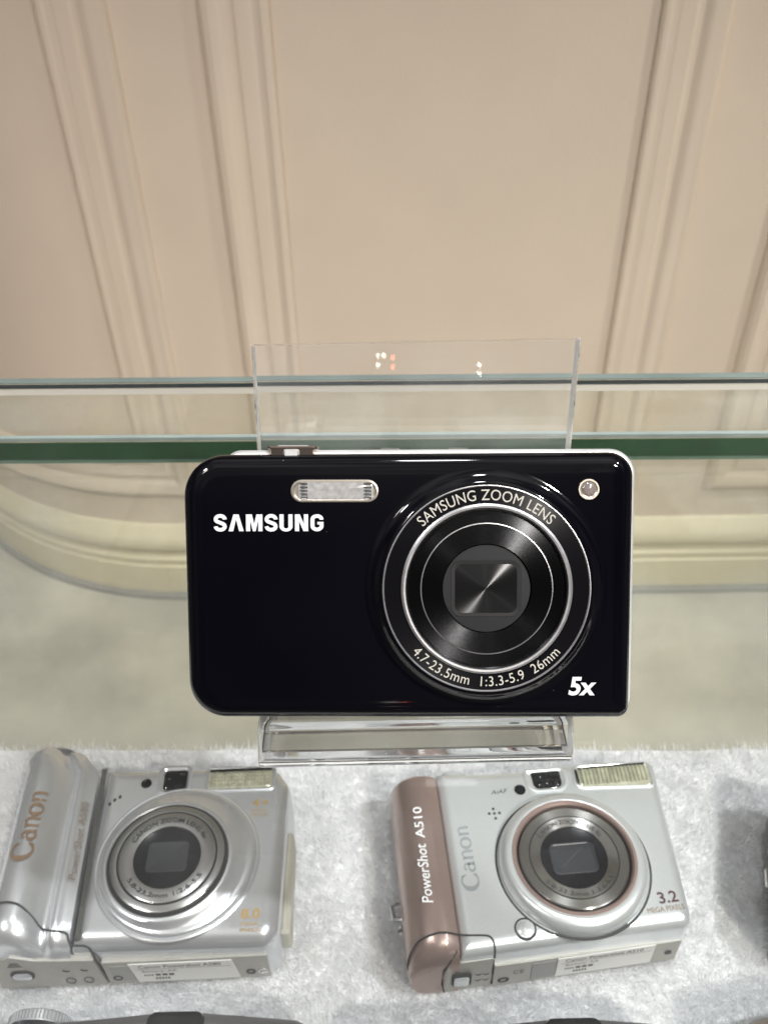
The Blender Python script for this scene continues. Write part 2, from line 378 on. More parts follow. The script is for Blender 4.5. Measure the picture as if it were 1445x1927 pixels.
def block_word():
    """heavy condensed capitals of the black camera; the A has no bar"""
    V, F = [], []; x = 0
    polys = {'A': [(0, 0), (.27, 1), (.56, 1), (.83, 0), (.58, 0), (.415, .72), (.25, 0)],
             'M': [(0, 0), (0, 1), (.33, 1), (.455, .42), (.58, 1), (.91, 1), (.91, 0), (.68, 0), (.68, .66), (.53, 0), (.38, 0), (.23, .66), (.23, 0)],
             'N': [(0, 0), (0, 1), (.27, 1), (.50, .42), (.50, 1), (.73, 1), (.73, 0), (.47, 0), (.23, .60), (.23, 0)],
             'U': [(0, 1), (0, .28)] + [(.36 - .36 * math.cos(R(a)), .28 - .30 * math.sin(R(a))) for a in range(15, 180, 15)] + [(.72, .28), (.72, 1), (.49, 1), (.49, .28)]
                  + [(.36 + .13 * math.cos(R(a)), .28 - .12 * math.sin(R(a))) for a in range(15, 180, 15)] + [(.23, .28), (.23, 1)]}
    def pen(path, wd):
        P = [Vector(p) for p in path]; k = len(V)
        for i, p in enumerate(P):
            d = (P[min(i + 1, len(P) - 1)] - P[max(i - 1, 0)]).normalized(); n = Vector((-d.y, d.x))
            h = wd[i] if isinstance(wd, list) else wd
            V.append(tuple(p + n * h / 2) + (0,)); V.append(tuple(p - n * h / 2) + (0,))
            if i: F.append((k + 2 * i - 2, k + 2 * i - 1, k + 2 * i + 1, k + 2 * i))
    for ch in 'SAMSUNG':
        if ch in polys:
            k = len(V); V += [(a + x, b, 0) for a, b in polys[ch]]; F.append(tuple(range(k, len(V)))); x += max(p[0] for p in polys[ch]) + .13
        elif ch == 'S':
            top = [(.35 + .25 * math.cos(R(a)), .715 + .20 * math.sin(R(a))) for a in range(-5, 226, 15)]
            bot = [(.35 + .25 * math.cos(R(a)), .285 + .20 * math.sin(R(a))) for a in range(45, -186, -15)]
            pen([(a + x, b) for a, b in top + bot], .215); x += .70 + .11
        else:
            p = [(.60, .68)] + [(.36 + .25 * math.cos(R(a)), .70 + .20 * math.sin(R(a))) for a in range(15, 181, 15)] + [(.11, .30)] + [(.36 + .25 * math.cos(R(a)), .30 + .20 * math.sin(R(a))) for a in range(195, 346, 15)] + [(.61, .30), (.61, .55)]
            pen([(a + x, b) for a, b in p], .215)
            k = len(V); V += [(x + .38, .55, 0), (x + .38, .40, 0), (x + .50, .40, 0), (x + .50, .55, 0)]; F.append((k, k + 1, k + 2, k + 3))
    return V, F

def tag(o, label, cat, group=None, kind=None):
    o['label'] = label; o['category'] = cat
    if group: o['group'] = group
    if kind: o['kind'] = kind
    return o
def struct(o): o['kind'] = 'structure'; return o
def thing(name, label, cat, loc, group=None, rotz=0):
    o = bpy.data.objects.new(name, None); C.objects.link(o); o.empty_display_size = .01
    o.location = (loc[0] * MM, loc[1] * MM, EYE + loc[2] * MM); o.rotation_euler = (0, 0, R(rotz))
    return tag(o, label, cat, group)

# ------------------------------------------------------------------ floor and panelled wall
f = MB().box((-3500, -2500, -40), (3500, 3200, 0)).link('floor', M['floor'], smooth=0); struct(f)

YAW = R(-.55)
def wall_pt(s, out_, h):
    """point of the wall: s along it, out_ towards the shop, h height (mm). Left of -370 it bends away round a quarter curve"""
    R0 = 560.
    if s > -372: x, y, nx, ny = s, 1216., 0, -1
    else:
        a = min((-372 - s) / R0, 1.25); x = -372 - R0 * math.sin(a); y = 1216 + R0 * (1 - math.cos(a)); nx, ny = -math.sin(a), -math.cos(a)
        rest = (-372 - s) - 1.25 * R0
        if rest > 0: x -= rest * math.cos(1.25); y += rest * math.sin(1.25)
    x += nx * out_; y += ny * out_
    return (x * math.cos(YAW) - (y - 1216) * math.sin(YAW), 1216 + x * math.sin(YAW) + (y - 1216) * math.cos(YAW), h)

wall = thing('panelled_wall', 'cream painted wall with raised panel mouldings and skirting behind the glass counter', 'wall', (0, 1216, -1200))
wall.location = (0, 0, 0)
SS = [1500, 1000, 600, 200, 0, -200, -372] + [-372 - 25 * k for k in range(1, 32)] + [-1300, -1700]
rings = [[wall_pt(s, 0, 0), wall_pt(s, 0, 2750), wall_pt(s, -60, 2750), wall_pt(s, -60, 0)] for s in SS]
MB().loft(rings).link('wall_surface', M['wall'], wall, smooth=25)

PROF = [(0, -.5), (0, 6), (4, 9), (9, 9.5), (14, 6.5), (20, 5.5), (24, 7), (40, 8), (44, 5.5), (50, 5.5), (55, 8), (63, 12), (72, 13.5), (79, 11.5), (84, 6), (86, -.5)]
def panel_frame(s0, s1, h0, h1):
    """rectangular moulding frame, inner edge s0..s1 / h0..h1, profile swept round with mitred corners"""
    rings = []
    def ring(s, h, ds, dh): rings.append([wall_pt(s + ds * d, o_, h + dh * d) for d, o_ in PROF])
    N = 24
    ring(s0, h0, -1, -1)
    for k in range(1, N): ring(s0 + (s1 - s0) * k / N, h0, 0, -1)
    ring(s1, h0, 1, -1); ring(s1, h1, 1, 1)
    for k in range(1, N): ring(s1 + (s0 - s1) * k / N, h1, 0, 1)
    ring(s0, h1, -1, 1)
    MB().loft(rings, closed=True).link('panel_moulding', M['wall'], wall, smooth=25)
panel_frame(-1150, -403, 318, 2350)
panel_frame(-125, 345, 318, 2350)
panel_frame(630, 1300, 318, 2350)
BP = [(0, 0), (14, 0), (14, 74), (10, 77), (10, 82), (14, 86), (14, 93), (10, 97), (9, 108), (15, 113), (20, 123), (21, 135), (17, 147), (9, 154), (5, 164), (0, 168)]
MB().loft([[wall_pt(s, o_, h) for o_, h in BP] for s in SS]).link('skirting', M['base'], wall, smooth=35)
MB().loft([[wall_pt(s, o_, h) for o_, h in [(14, .5), (24, .5), (24, 8), (21, 12), (14, 12)]] for s in SS]).link('floor_gasket', mat('grey_floor_gasket', (.30, .30, .29), .6), wall, smooth=35)

# ------------------------------------------------------------------ glass display counter
CY = -1.4        # degrees, the counter stands slightly askew to the viewer
case = thing('glass_counter', 'glass display counter with thick green edged top and clear rear pane', 'display counter', (0, 0, -1200), rotz=CY)
H = 1200 - 174.5                                   # top of the counter glass above the floor
MB().box((-420, -60, H - 10.4), (420, 249.2, H)).link('counter_top', M['glass_top'], case, smooth=0)
MB().box((-420, 248.7, H - 8.7), (420, 249.0, H - 1.6)).link('ground_edge', M['edge_green'], case, smooth=0)
MB().add([(-420, 249.3, H - 1.5), (420, 249.3, H - 1.5), (420, 249.3, H), (-420, 249.3, H), (-420, 250.6, H + .15), (420, 250.6, H + .15), (420, 250.6, H - 1.5), (-420, 250.6, H - 1.5)],
         [(0, 1, 2, 3), (3, 2, 5, 4), (4, 5, 6, 7), (7, 6, 1, 0), (0, 3, 4, 7), (1, 6, 5, 2)]).link('edge_bevel', M['edge_grey'], case, smooth=0)
MB().box((-420, 249.25, H - 10.6), (420, 249.7, H - 8.8)).link('edge_bevel', M['edge_mid'], case, smooth=0)
T = 1200 - 155.2
MB().box((-420, 252.0, 835), (420, 255.8, T)).link('rear_pane', M['glass_rear'], case, smooth=0)
MB().box((-420, 252.6, T + .02), (420, 255.6, T + .3)).link('pane_rim', M['edge_rim'], case, smooth=0)
MB().box((-420, 251.6, T - 1.2), (420, 251.95, T + .15)).link('pane_rim', M['edge_dark'], case, smooth=0)
MB().box((-420, 251.75, T - 3.8), (420, 251.97, T - 1.3)).link('pane_rim', mat('pale_glass_line', (.60, .57, .50), .2), case, smooth=0)
DECK = 1200 - 316.3
MB().box((-420, -60, 0), (420, 224.5, DECK)).link('cabinet_base', M['deck'], case, smooth=0)
MB().box((-420, 224.5, 0), (420, 258, 834)).link('rear_ledge', M['deck'], case, smooth=0)

# ------------------------------------------------------------------ acrylic easel
def easel():
    t = thing('acrylic_easel', 'clear bent acrylic easel standing on the counter glass and holding the black camera', 'display stand', (0, 0, -174.4))
    # side view in (y forward, z up from counter glass): top of the plate, heel, ledge front, foot front, foot back
    P = [(176.6, 75.8), (151.8, 8.2), (123.6, 9.6), (117.2, 1.5), (166, 1.5)]
    rad = [0, 3.2, 2.6, 2.2, 0]; th = 2.6
    mid = []
    for i, p in enumerate(P):
        p = Vector(p)
        if rad[i] == 0: mid.append(p); continue
        a = (Vector(P[i - 1]) - p).normalized(); b = (Vector(P[i + 1]) - p).normalized()
        ang = a.angle(b); d = rad[i] / math.tan(ang / 2); q0, q1 = p + a * d, p + b * d
        cen = p + (a + b).normalized() * rad[i] / math.sin(ang / 2)
        v0, v1 = q0 - cen, q1 - cen; tot = v0.angle_signed(v1)
        for k in range(9):
            th_ = -tot * k / 8; mid.append(cen + Vector((v0.x * math.cos(th_) - v0.y * math.sin(th_), v0.x * math.sin(th_) + v0.y * math.cos(th_))))
    L, Rr = [], []
    for i, p in enumerate(mid):
        d = (mid[min(i + 1, len(mid) - 1)] - mid[max(i - 1, 0)]).normalized(); n = Vector((-d.y, d.x))
        L.append(p + n * th / 2); Rr.append(p - n * th / 2)
    outl = L + Rr[::-1]
    def xw(z):                                       # the sheet is a touch wider at the top, and leans with it
        k = min(max(z / 75.0, 0), 1); return 5.7 + 2.1 * k, 34.6 + 1.5 * k
    rings = []
    for sgn, ins in ((-1, 0), (-1, .35), (1, .35), (1, 0)):
        rings.append([(xw(p.y)[0] + sgn * (xw(p.y)[1] + (0 if ins else -.35)), p.x, p.y) for p in outl])
    sh = MB().loft(rings).link('bent_sheet', M['acrylic'], t, smooth=30); sh.data.materials.append(M['acrylic_cut'])
    for p in sh.data.polygons:
        if abs(p.normal.x) > .6 or (p.center.z > .0745 and p.normal.z > .6): p.material_index = 1
    return t
easel()

# ------------------------------------------------------------------ black camera on the easel
def black_camera():
    t = thing('compact_camera', 'glossy black compact camera with white lettering leaning on the clear acrylic easel', 'camera', (4.9, 120.2, -157.0))
    t.matrix_world = Matrix.Translation(Vector((4.9, 120.2, 1200 - 157.0)) * MM) @ Matrix.Rotation(R(-.7), 4, 'Z') @ Matrix.Rotation(R(.9), 4, 'Y') @ Matrix.Rotation(R(90 - 36.9), 4, 'X')
    X = lambda u: (u - 768) / 8.95 - .72
    Y = lambda v: (1351.6 - v) / 8.88
    O = [(-47.6, -.75), (46.9, -.95), (47.3, 56.3), (-48.5, 55.7)]; rr_ = [8.2, 2.6, 5.2, 8.8]
    prof = [(.8, -13.8), (0, -13)] + [(i, z) for i, z in fillet(3.1, 0, 9)] + [(4.0, .05), (4.5, .06), (5.2, .06)]
    body = MB().slab(O, rr_, prof, 12).link('front_shell', M['black'], t, smooth=28)
    TR = [(-44.0, 2.0), (47.75, 0), (48.2, 57.0), (-40.0, 56.7)]
    MB().slab(TR, [7, 2.8, 5.6, 4], [(.5, -14.6), (0, -14), (0, -4.4), (.5, -3.8), (1.4, -3.6)], 12).link('side_trim', M['trim'], t, smooth=28)
    MB().slab([(-46.6, .2), (46.4, .1), (46.6, 56), (-47.4, 55.6)], [8, 3, 5, 8], [(2, -15.2), (1, -14.7), (1, -13.9)], 10).link('rear_cover', M['charcoal'], t, smooth=28)
    lettering('brand_lettering', '', 23.1, 3.7, M['white_ink'], t, (X(402), Y(1000.5), .22), glyphs=block_word())
    lettering('zoom_lettering', '5x', 5.6, 4.0, M['white_ink'], t, (X(1073), Y(1312), .22), bold=.03, shear=.16)
    # flash
    fl = MB().slab(rect(X(547), Y(946), X(713), Y(903)), [2.38] * 4, [(0, .1), (.1, .45), (.45, .5), (.8, .25), (1.0, -.4)], 10).link('flash_frame', M['warm_chrome'], t)
    g = MB()
    g.slab(rect(X(562), Y(943), X(702), Y(907)), [1.2] * 4, [(0, .2), (0, .32), (.15, .4)], 6)
    for k in range(15):
        y = Y(941) + .28 + k * .24; g.box((X(566), y, .38), (X(698), y + .09, .47))
    g.link('flash_window', M['flash_lens'], fl)
    r = MB()
    for x in (X(572), X(692)):
        for k in range(5): r.slab(rect(x - .8, Y(940) + k * .72, x + .8, Y(940) + k * .72 + .6), [.2] * 4, [(0, .45), (.25, .72)], 3)
    r.link('flash_reflector', M['chrome'], fl)
    # focus lamp
    a = MB().lathe([(2.25, .1), (2.15, .42), (1.85, .42), (1.5, .2), (.9, .05), (0, 0.02)], 40).link('focus_lamp', M['warm_chrome'], t, (X(1108), Y(922), 0.12))
    MB().lathe([(1.55, .22), (1.2, .5), (.6, .66), (0, .7)], 24).link('lamp_lens', mat('clear_lamp_plastic', (.42, .36, .34), .08, coat=1, trans=.6), a)
    # lens
    lx, ly = X(915.5), Y(1107)
    col = [(25.6, .14), (24.9, .22), (24.0, .55), (23.3, 1.1), (22.8, 1.6), (22.4, 1.95), (22.05, 2.02), (21.9, 1.7), (21.85, .2)]
    ln = MB().lathe(col, 128).link('lens_collar', M['black'], t, (lx, ly, 0), smooth=50)
    MB().lathe([(21.9, 1.5), (21.86, 1.95), (21.68, 1.98), (21.5, 1.75)], 128).link('thin_ring', M['satin_ring'], ln)
    MB().lathe([(21.52, 1.2), (21.5, 1.72), (18.0, 1.72), (17.95, 1.2)], 128).link('name_ring', M['ring_black'], ln)
    MB().lathe([(18.0, 1.3), (17.95, 2.15), (17.5, 2.4), (17.1, 2.35), (16.6, 1.7), (16.5, 1.2)], 128).link('silver_ring', M['satin_ring'], ln, smooth=20)
    MB().lathe([(16.9, 2.3), (16.8, 2.42), (16.55, 2.2), (16.45, 1.8)], 128).link('ring_lip', M['ring_black'], ln, smooth=20)
    MB().lathe([(16.45, 1.1), (16.4, 1.62), (13.95, 1.66), (13.9, 1.2)], 128).link('outer_barrel', M['brush_black'], ln)
    MB().lathe([(13.95, 1.3), (13.9, 1.86), (13.72, 1.9), (13.6, 1.3)], 128).link('thin_ring', M['satin_ring'], ln)
    MB().lathe([(13.66, 1.2), (13.6, 1.8), (9.5, 1.74), (9.3, 1.0)], 128).link('inner_barrel', M['brush_black'], ln)
    MB().lathe([(9.25, .9), (9.2, 1.2), (0, 1.2)], 96).link('shutter_frame', M['charcoal'], ln)
    b = MB().slab(rect(-7.4, -5.9, 7.2, 5.9), [2.1] * 4, [(-.15, 1.15), (-.05, 1.28), (.1, 1.28), (.75, 1.22)], 8)
    b.link('shutter_rim', M['hole'], ln)
    n = 64; V = [(0, 0, 1.38)]; F = []
    ro = round_poly(rect(-6.6, -5.15, 6.4, 5.15), [1.7] * 4, 0, 8); V += [(x, y, 1.30) for x, y in ro]
    F = [(0, 1 + k, 1 + (k + 1) % len(ro)) for k in range(len(ro))]
    o = build('shutter_blades', V, F, M['brush_shutter'], ln, smooth=0)
    lettering('lens_lettering', 'SAMSUNG ZOOM LENS', R(135.5 - 46.0) * 18.65, 2.25, M['cream_ink'], ln, (0, 0, 1.80), bend=(18.65, 135.5, 'top'), spacing=1.05)
    lettering('lens_lettering', '4.7-23.5mm  1:3.3-5.9  26mm', R(319 - 220.5) * 20.7, 2.1, M['cream_ink'], ln, (0, 0, 1.80), bend=(20.7, 220.5, 'bottom'), spacing=1.05)
    # zoom lever and shutter button on the top edge
    lv = MB()
    lv.slab([(X(505), Y(861.5)), (X(590), Y(861.5)), (X(590), Y(848)), (X(612), Y(840)), (X(488), Y(840)), (X(505), Y(848))], [.5, .5, .5, .4, .4, .5], [(.3, -9.5), (0, -9.2), (0, -3.2), (.35, -2.6)], 4)
    L_ = lv.link('zoom_lever', mat('rose_chrome', (.50, .40, .35), .14, 1), t)
    MB().slab(rect(X(531), Y(862.5), X(562), Y(846)), [.5] * 4, [(.1, -3.4), (0, -2.6), (.4, -1.9)], 4).link('lever_tab', M['trim'], L_)
    MB().slab(rect(X(516), Y(852), X(580), Y(838.5)), [.6] * 4, [(.3, -10.5), (0, -10), (0, -4.6), (.4, -4)], 4).link('shutter_button', M['trim'], t)
    for u in (735, 868): MB().slab(rect(X(u - 18), Y(847), X(u + 18), Y(843.2)), [.15] * 4, [(.1, -10), (0, -9.5), (0, -6.5), (.1, -6)], 3).link('top_button', M['chrome'], t)
    for u in (412, 440, 1165): MB().slab(rect(X(u - 6), -1.35, X(u + 6), -.4), [.2] * 4, [(0, -9), (0, -5), (.2, -4.6)], 3).link('foot', M['hole'], t)
    return t
black_camera()

# ------------------------------------------------------------------ white fur under the row of cameras
def fur():
    t = thing('fur_mat', 'fluffy white fur mat spread under the row of silver cameras', 'fur mat', (0, 0, -316), rotz=CY)
    rng = np.random.default_rng(3)
    nx, ny = 150, 64; x = np.linspace(-235, 235, nx); y = np.linspace(30, 223.5, ny)
    def hgt(X, Y):
        return 1.6 + .7 * np.sin(X * .071 + Y * .03) * np.cos(Y * .083 - X * .02) + .5 * np.sin(X * .19 + 1.3) * np.sin(Y * .23)
    V = [(a, b, float(hgt(a, b))) for b in y for a in x]
    F = [(j * nx + i, j * nx + i + 1, (j + 1) * nx + i + 1, (j + 1) * nx + i) for j in range(ny - 1) for i in range(nx - 1)]
    build('backing', V, F, M['fur_root'], t, smooth=180)
    N = 270000
    px = rng.uniform(-215, 215, N); py = rng.uniform(45, 223, N)
    def flow(X, Y, s):
        return (np.sin(X * .05 + s) + np.sin(Y * .061 + X * .023 + 2 * s) + .8 * np.sin(X * .13 - Y * .11 + 3 * s) + .7 * np.sin(X * .31 + Y * .27 + s) + .5 * np.sin(X * .55 - Y * .6 + 2.1 * s))
    dx = flow(px, py, .7) * .13 + rng.normal(0, .45, N); dy = flow(py, px, 2.9) * .13 + rng.normal(0, .45, N) - .15
    ln = rng.uniform(3.2, 6.4, N)
    nr = np.sqrt(dx * dx + dy * dy + 1); ux, uy, uz = dx / nr, dy / nr, 1 / nr
    wd = rng.uniform(.07, .15, N); th = rng.uniform(0, np.pi, N); wx, wy = np.cos(th) * wd, np.sin(th) * wd
    z0 = hgt(px, py) - .3
    co = np.zeros((N, 5, 3))
    co[:, 0] = np.stack([px - wx, py - wy, z0], 1); co[:, 1] = np.stack([px + wx, py + wy, z0], 1)
    cx, cy_, cz = px + ux * ln * .55, py + uy * ln * .55, z0 + uz * ln * .62
    co[:, 2] = np.stack([cx + wx * .8, cy_ + wy * .8, cz], 1); co[:, 3] = np.stack([cx - wx * .8, cy_ - wy * .8, cz], 1)
    co[:, 4] = np.stack([px + ux * ln + dx * .6, py + uy * ln + dy * .6, z0 + uz * ln * .92], 1)
    me = bpy.data.meshes.new('pile'); me.vertices.add(N * 5); me.vertices.foreach_set('co', (co * MM).ravel())
    base = np.arange(N) * 5
    loops = np.concatenate([np.stack([base, base + 1, base + 2, base + 3], 1), np.stack([base + 3, base + 2, base + 4, base * 0 - 1], 1)], 1).ravel()
    loops = loops[loops >= 0]
    me.loops.add(len(loops)); me.loops.foreach_set('vertex_index', loops.astype(np.int32))
    st = np.stack([np.arange(N) * 7, np.arange(N) * 7 + 4], 1).ravel(); tot = np.tile([4, 3], N)
    me.polygons.add(2 * N); me.polygons.foreach_set('loop_start', st.astype(np.int32)); me.polygons.foreach_set('loop_total', tot.astype(np.int32))
    me.update(); me.validate()
    m, tr, b = nodes_of('white_fur'); b.inputs['Base Color'].default_value = (.875, .88, .89, 1); b.inputs['Roughness'].default_value = .7
    b.inputs['Specular IOR Level'].default_value = .2
    tl = tr.nodes.new('ShaderNodeBsdfTranslucent'); tl.inputs[0].default_value = (.875, .88, .89, 1)
    mx = tr.nodes.new('ShaderNodeMixShader'); mx.inputs[0].default_value = .35
    tr.links.new(b.outputs[0], mx.inputs[1]); tr.links.new(tl.outputs[0], mx.inputs[2]); tr.links.new(mx.outputs[0], tr.nodes['Material Output'].inputs[0])
    link('pile', me, m, t)
fur()

FUR = -312.0          # level at which the cameras rest in the pile
def grip_loft(sections, seg=20):
    """sections: (y, list of (x, z) outline) lofted along the camera's height"""
    return MB().loft([[(x, y, z) for x, z in sec] for y, sec in sections])

def smooth_sec(pts, n=6):
    """Catmull-Rom through the open outline pts, closed along the base"""
    P = [Vector(p) for p in pts]; res = []
    for i in range(len(P) - 1):
        p0, p1, p2, p3 = P[max(i - 1, 0)], P[i], P[i + 1], P[min(i + 2, len(P) - 1)]
        for k in range(n):
            u = k / n
            res.append(.5 * ((2 * p1) + (p2 - p0) * u + (2 * p0 - 5 * p1 + 4 * p2 - p3) * u * u + (3 * p1 - p0 - 3 * p2 + p3) * u ** 3))
    res.append(P[-1]); return [(p.x, p.y) for p in res]

def side_map(x0, yb, z0, dirx=1, shear=0): return lambda x, y: (x0 + x, yb, z0 + y)

def sticker(t, x0, x1, z0, z1, yf, title, slant=0):
    """paper price label on a camera's base; yf(x) is the base's front surface"""
    c4 = [(x0, z0), (x1, z0), (x1 - slant, z1), (x0 - slant, z1)]
    V = [(x, yf(x), z) for x, z in c4] + [(x, yf(x) + .3, z) for x, z in c4]
    s = build('price_sticker', V, [(0, 1, 2, 3), (7, 6, 5, 4), (0, 4, 5, 1), (1, 5, 6, 2), (2, 6, 7, 3), (3, 7, 4, 0)], M['paper'], t, smooth=0)
    w_, h_ = x1 - x0, z1 - z0
    def put(u0, v0): return lambda x, y: (x0 - slant * v0 + w_ * u0 + x, yf(x0 - slant * v0 + w_ * u0 + x) - .06, z0 + h_ * v0 + y)
    lettering('sticker_print', title, w_ * .80, h_ * .17, M['paper_ink'], s, (0, 0, 0), bold=.008, mapf=put(.08, .76))
    lettering('sticker_print', 'Battery: AA', w_ * .34, h_ * .15, M['paper_ink'], s, (0, 0, 0), mapf=put(.09, .50))
    k = MB()
    def bar(u0, u1, v0, v1):
        q = [(x0 - slant * v0 + w_ * u, z0 + h_ * v) for u, v in ((u0, v0), (u1, v0), (u1, v1), (u0, v1))]
        k.add([(x, yf(x) - .05, z) for x, z in q], [(0, 1, 2, 3)])
    bar(.04, .97, .70, .715)
    for i in range(3): bar(.20 + i * .065, .25 + i * .065, .32, .44)
    for i in range(4): bar(.09 + i * .025, .105 + i * .025, .33, .42)
    for i in range(5): bar(.18 + i * .03, .20 + i * .03, .12, .24)
    k.link('sticker_print', M['paper_ink'], s, smooth=0)
    return s

# ------------------------------------------------------------------ rose and silver camera
def rose_camera():
    t = thing('compact_camera', 'pale silver compact camera with a rose brown grip lying on white fur below the easel', 'camera', (52, 161, FUR), rotz=4)
    T = 26.5
    O = [(-33, -31.2), (41.2, -28.0), (42.6, -23.4), (48.1, 33.6), (22, 34.2), (2, 33), (-12, 33.2), (-33, 34.8)]
    rr_ = [1, 3.0, 6, 3.4, 25, 30, 30, 1]
    MB().slab(O, rr_, [(1, 1), (0, 2)] + [(0, T - 5)] + fillet(4.0, T, 9), 8).link('body', M['silver_b'], t, smooth=30)
    # grip with a flat facet beside the body
    def sec(k, top=0):
        s = 1 - k
        pts = [(-33.3 , 1.2), (-44, 1.2), (-48.6 + 2 * k, 5), (-50.0 + 3 * k, 12), (-49.2 + 3 * k, 20 * s + 6 * k), (-45.6 + 2 * k, 26.2 * s + 8 * k), (-41, 28.6 * s + 8 * k), (-37.2, 28.8 * s + 8 * k)]
        return smooth_sec(pts, 4) + [(-36.9, 28.75 * s + 8 * k), (-33.3, 26.6 * s + 8 * k)]
    secs = []
    for y, k in ((-31.8, .42), (-31.2, .25), (-29.8, .12), (-27.6, .04), (-25, 0), (-10, 0), (10, 0), (28, .0), (32.4, .06), (34.4, .18), (35.4, .36)): secs.append((y, sec(k)))
    gp = grip_loft(secs).link('grip', M['rose'], t, smooth=28)
    # battery door: silver cheek wrapping the front edge and grey underside, dark seam
    sm = MB()
    path = [(-49.6, -29.5, 14), (-49.2, -28.3, 20), (-46, -26.4, 26.5), (-41, -25.4, 28.7), (-37, -25.4, 28.9), (-33.2, -25.5, 26.9), (-30, -25.8, 26.5), (-24.5, -26.4, 26.55), (-22.9, -27.4, 26.5), (-22.4, -29.0, 25.9), (-22.3, -30.4, 24.3), (-22.3, -31.0, 21.0)]
    sm.tube(path, .32, 6)
    sm.tube([(-22.3, -30.4, 21), (-22.3, -30.8, 12), (-22.3, -30.8, 2)], .3, 6)
    sm.tube([(-34.2, -29.6, 25.0), (-36.5, -31.6, 22.0), (-38.4, -32.2, 17.0), (-38.8, -32.2, 8), (-38, -32.2, 2)], .28, 6)
    sm.link('door_seam', M['seam'], t)
    dr = MB().slab([(-38.2, -31.0), (-33.2, -31.9), (41.0, -30.95), (41, -29.9), (-33.2, -30.6), (-38.2, -30)], [.4] * 6, [(0, 1.5), (0, 20.5), (.3, 21)], 3)
    # underside panel of grey plastic, a hair proud of the body
    V = [(-38.4, -32.05, 1.5), (-22.6, -31.0, 1.5), (-22.6, -31.0, 20.2), (-36.0, -31.6, 20.2), (-37.6, -32.0, 17),
         (-38.4, -30.2, 1.5), (-22.6, -29.2, 1.5), (-22.6, -29.2, 20.2), (-36.0, -30.2, 20.2), (-37.6, -30.2, 17)]
    bd = build('battery_door', V, [(0, 1, 2, 3, 4), (9, 8, 7, 6, 5), (0, 5, 6, 1), (1, 6, 7, 2), (2, 7, 8, 3), (3, 8, 9, 4), (4, 9, 5, 0)], M['under'], t, smooth=0)
    lt = MB(); lt.slab(rect(-35.6, 6, -29.4, 14.5), [.9] * 4, [(0, 0), (0, .35), (.5, .35)], 4)
    V = [(x, -32.05 - z, y) for x, y, z in lt.V]; build('latch_recess', V, lt.F, M['seam'], bd)
    lt = MB(); lt.slab(rect(-35.0, 6.3, -30.2, 11.8), [.8] * 4, [(0, .2), (0, .6), (.5, .9)], 4)
    build('latch', [(x, -32.05 - z, y) for x, y, z in lt.V], lt.F, M['silver_b'], bd)
    ck = MB()
    for dx_ in (-27.2, -24.8):
        for zz in (8, 12): ck.tube([(dx_ - .9, -32.15, zz + .8), (dx_, -32.15, zz), (dx_ + .9, -32.15, zz + .8)], .16, 5)
    ck.link('door_marks', M['grey_ink'], bd)
    yb = lambda x: -32.4 + (x + 38) * .050             # the base runs up slightly to the right
    V = [(-22.0, yb(-22), 1.5), (40, yb(40), 1.5), (40, yb(40), 15), (-1, yb(-1), 15.6), (-22, yb(-22), 16)]; V += [(x, y + 1.6, z) for x, y, z in V]
    b2 = build('underside', V, [(0, 1, 2, 3, 4), (9, 8, 7, 6, 5)] + [(i, i + 5, (i + 1) % 5 + 5, (i + 1) % 5) for i in range(5)], M['under'], t, smooth=0)
    V = [(x, yb(x) - d, z) for d in (.2, .02) for x, z in ((-9.5, 3), (-1.6, 3), (-1.6, 14), (-9.5, 14))]
    build('serial_plate', V, [(0, 1, 2, 3), (7, 6, 5, 4)] + [(i, i + 4, (i + 1) % 4 + 4, (i + 1) % 4) for i in range(4)], mat('grey_plate', (.26, .26, .26), .5), b2, smooth=0)
    lettering('serial_marks', 'CE', 3.6, 2.6, M['grey_ink'], b2, (0, 0, 0), mapf=lambda x, y: (-15.6 + x, yb(-15.6 + x) - .08, 8.5 + y))
    q = MB().lathe([(1.9, 0), (1.9, .3), (1.4, .35), (1.0, -.4), (0, -.4)], 24); build('tripod_socket', [(x - 18.6, yb(-18.6 + x) - z, 5.5 + y * .8) for x, y, z in q.V], q.F, M['seam'], b2)
    q = MB().lathe([(1.2, 0), (1.2, .3), (.8, .4), (0, .3)], 20); build('screw', [(x + 36.6, yb(36.6) - z, 8 + y) for x, y, z in q.V], q.F, M['grey_ink'], b2)
    sticker(t, -1.2, 31.2, 3.0, 15.2, lambda x: yb(x) - .35, 'Canon Powershot A510', 0)
    # lens group
    lx, ly = 8.4, -4.9
    lc = MB().lathe([(26.0, 0), (25.8, .2), (25.2, .15), (24.9, -.3)], 96).link('mount_groove', M['seam'], t, (lx, ly, T - .1))
    ring = MB().lathe([(24.9, -.5), (24.9, 1.2), (24.5, 2.6), (23.8, 4.2), (22.4, 5.0), (20.9, 5.2), (20.2, 5.0), (19.6, 4.0)], 112, (0, 0, 0)).link('lens_ring', M['silver_b'], t, (lx, ly, T - .2), smooth=50)
    zt = 4.6
    MB().lathe([(20.5, zt - 1), (20.45, zt + .75), (19.6, zt + .7), (19.0, zt + .1), (18.9, zt - 2)], 112).link('rose_ring', M['rose_ring'], ring)
    MB().lathe([(19.0, zt - 1.6), (18.3, zt - 1.2), (18.1, zt - 2)], 112).link('barrel_gap', M['hole'], ring)
    MB().lathe([(18.2, zt - 2), (18.1, zt - .3), (17.7, zt), (14.95, zt - .1), (14.9, zt - .3)], 112).link('outer_barrel', M['steel_ring'], ring)
    MB().lathe([(14.9, zt - .6), (14.9, zt - .2), (14.55, zt - .2), (14.5, zt - .6)], 112).link('barrel_line', M['hole'], ring)
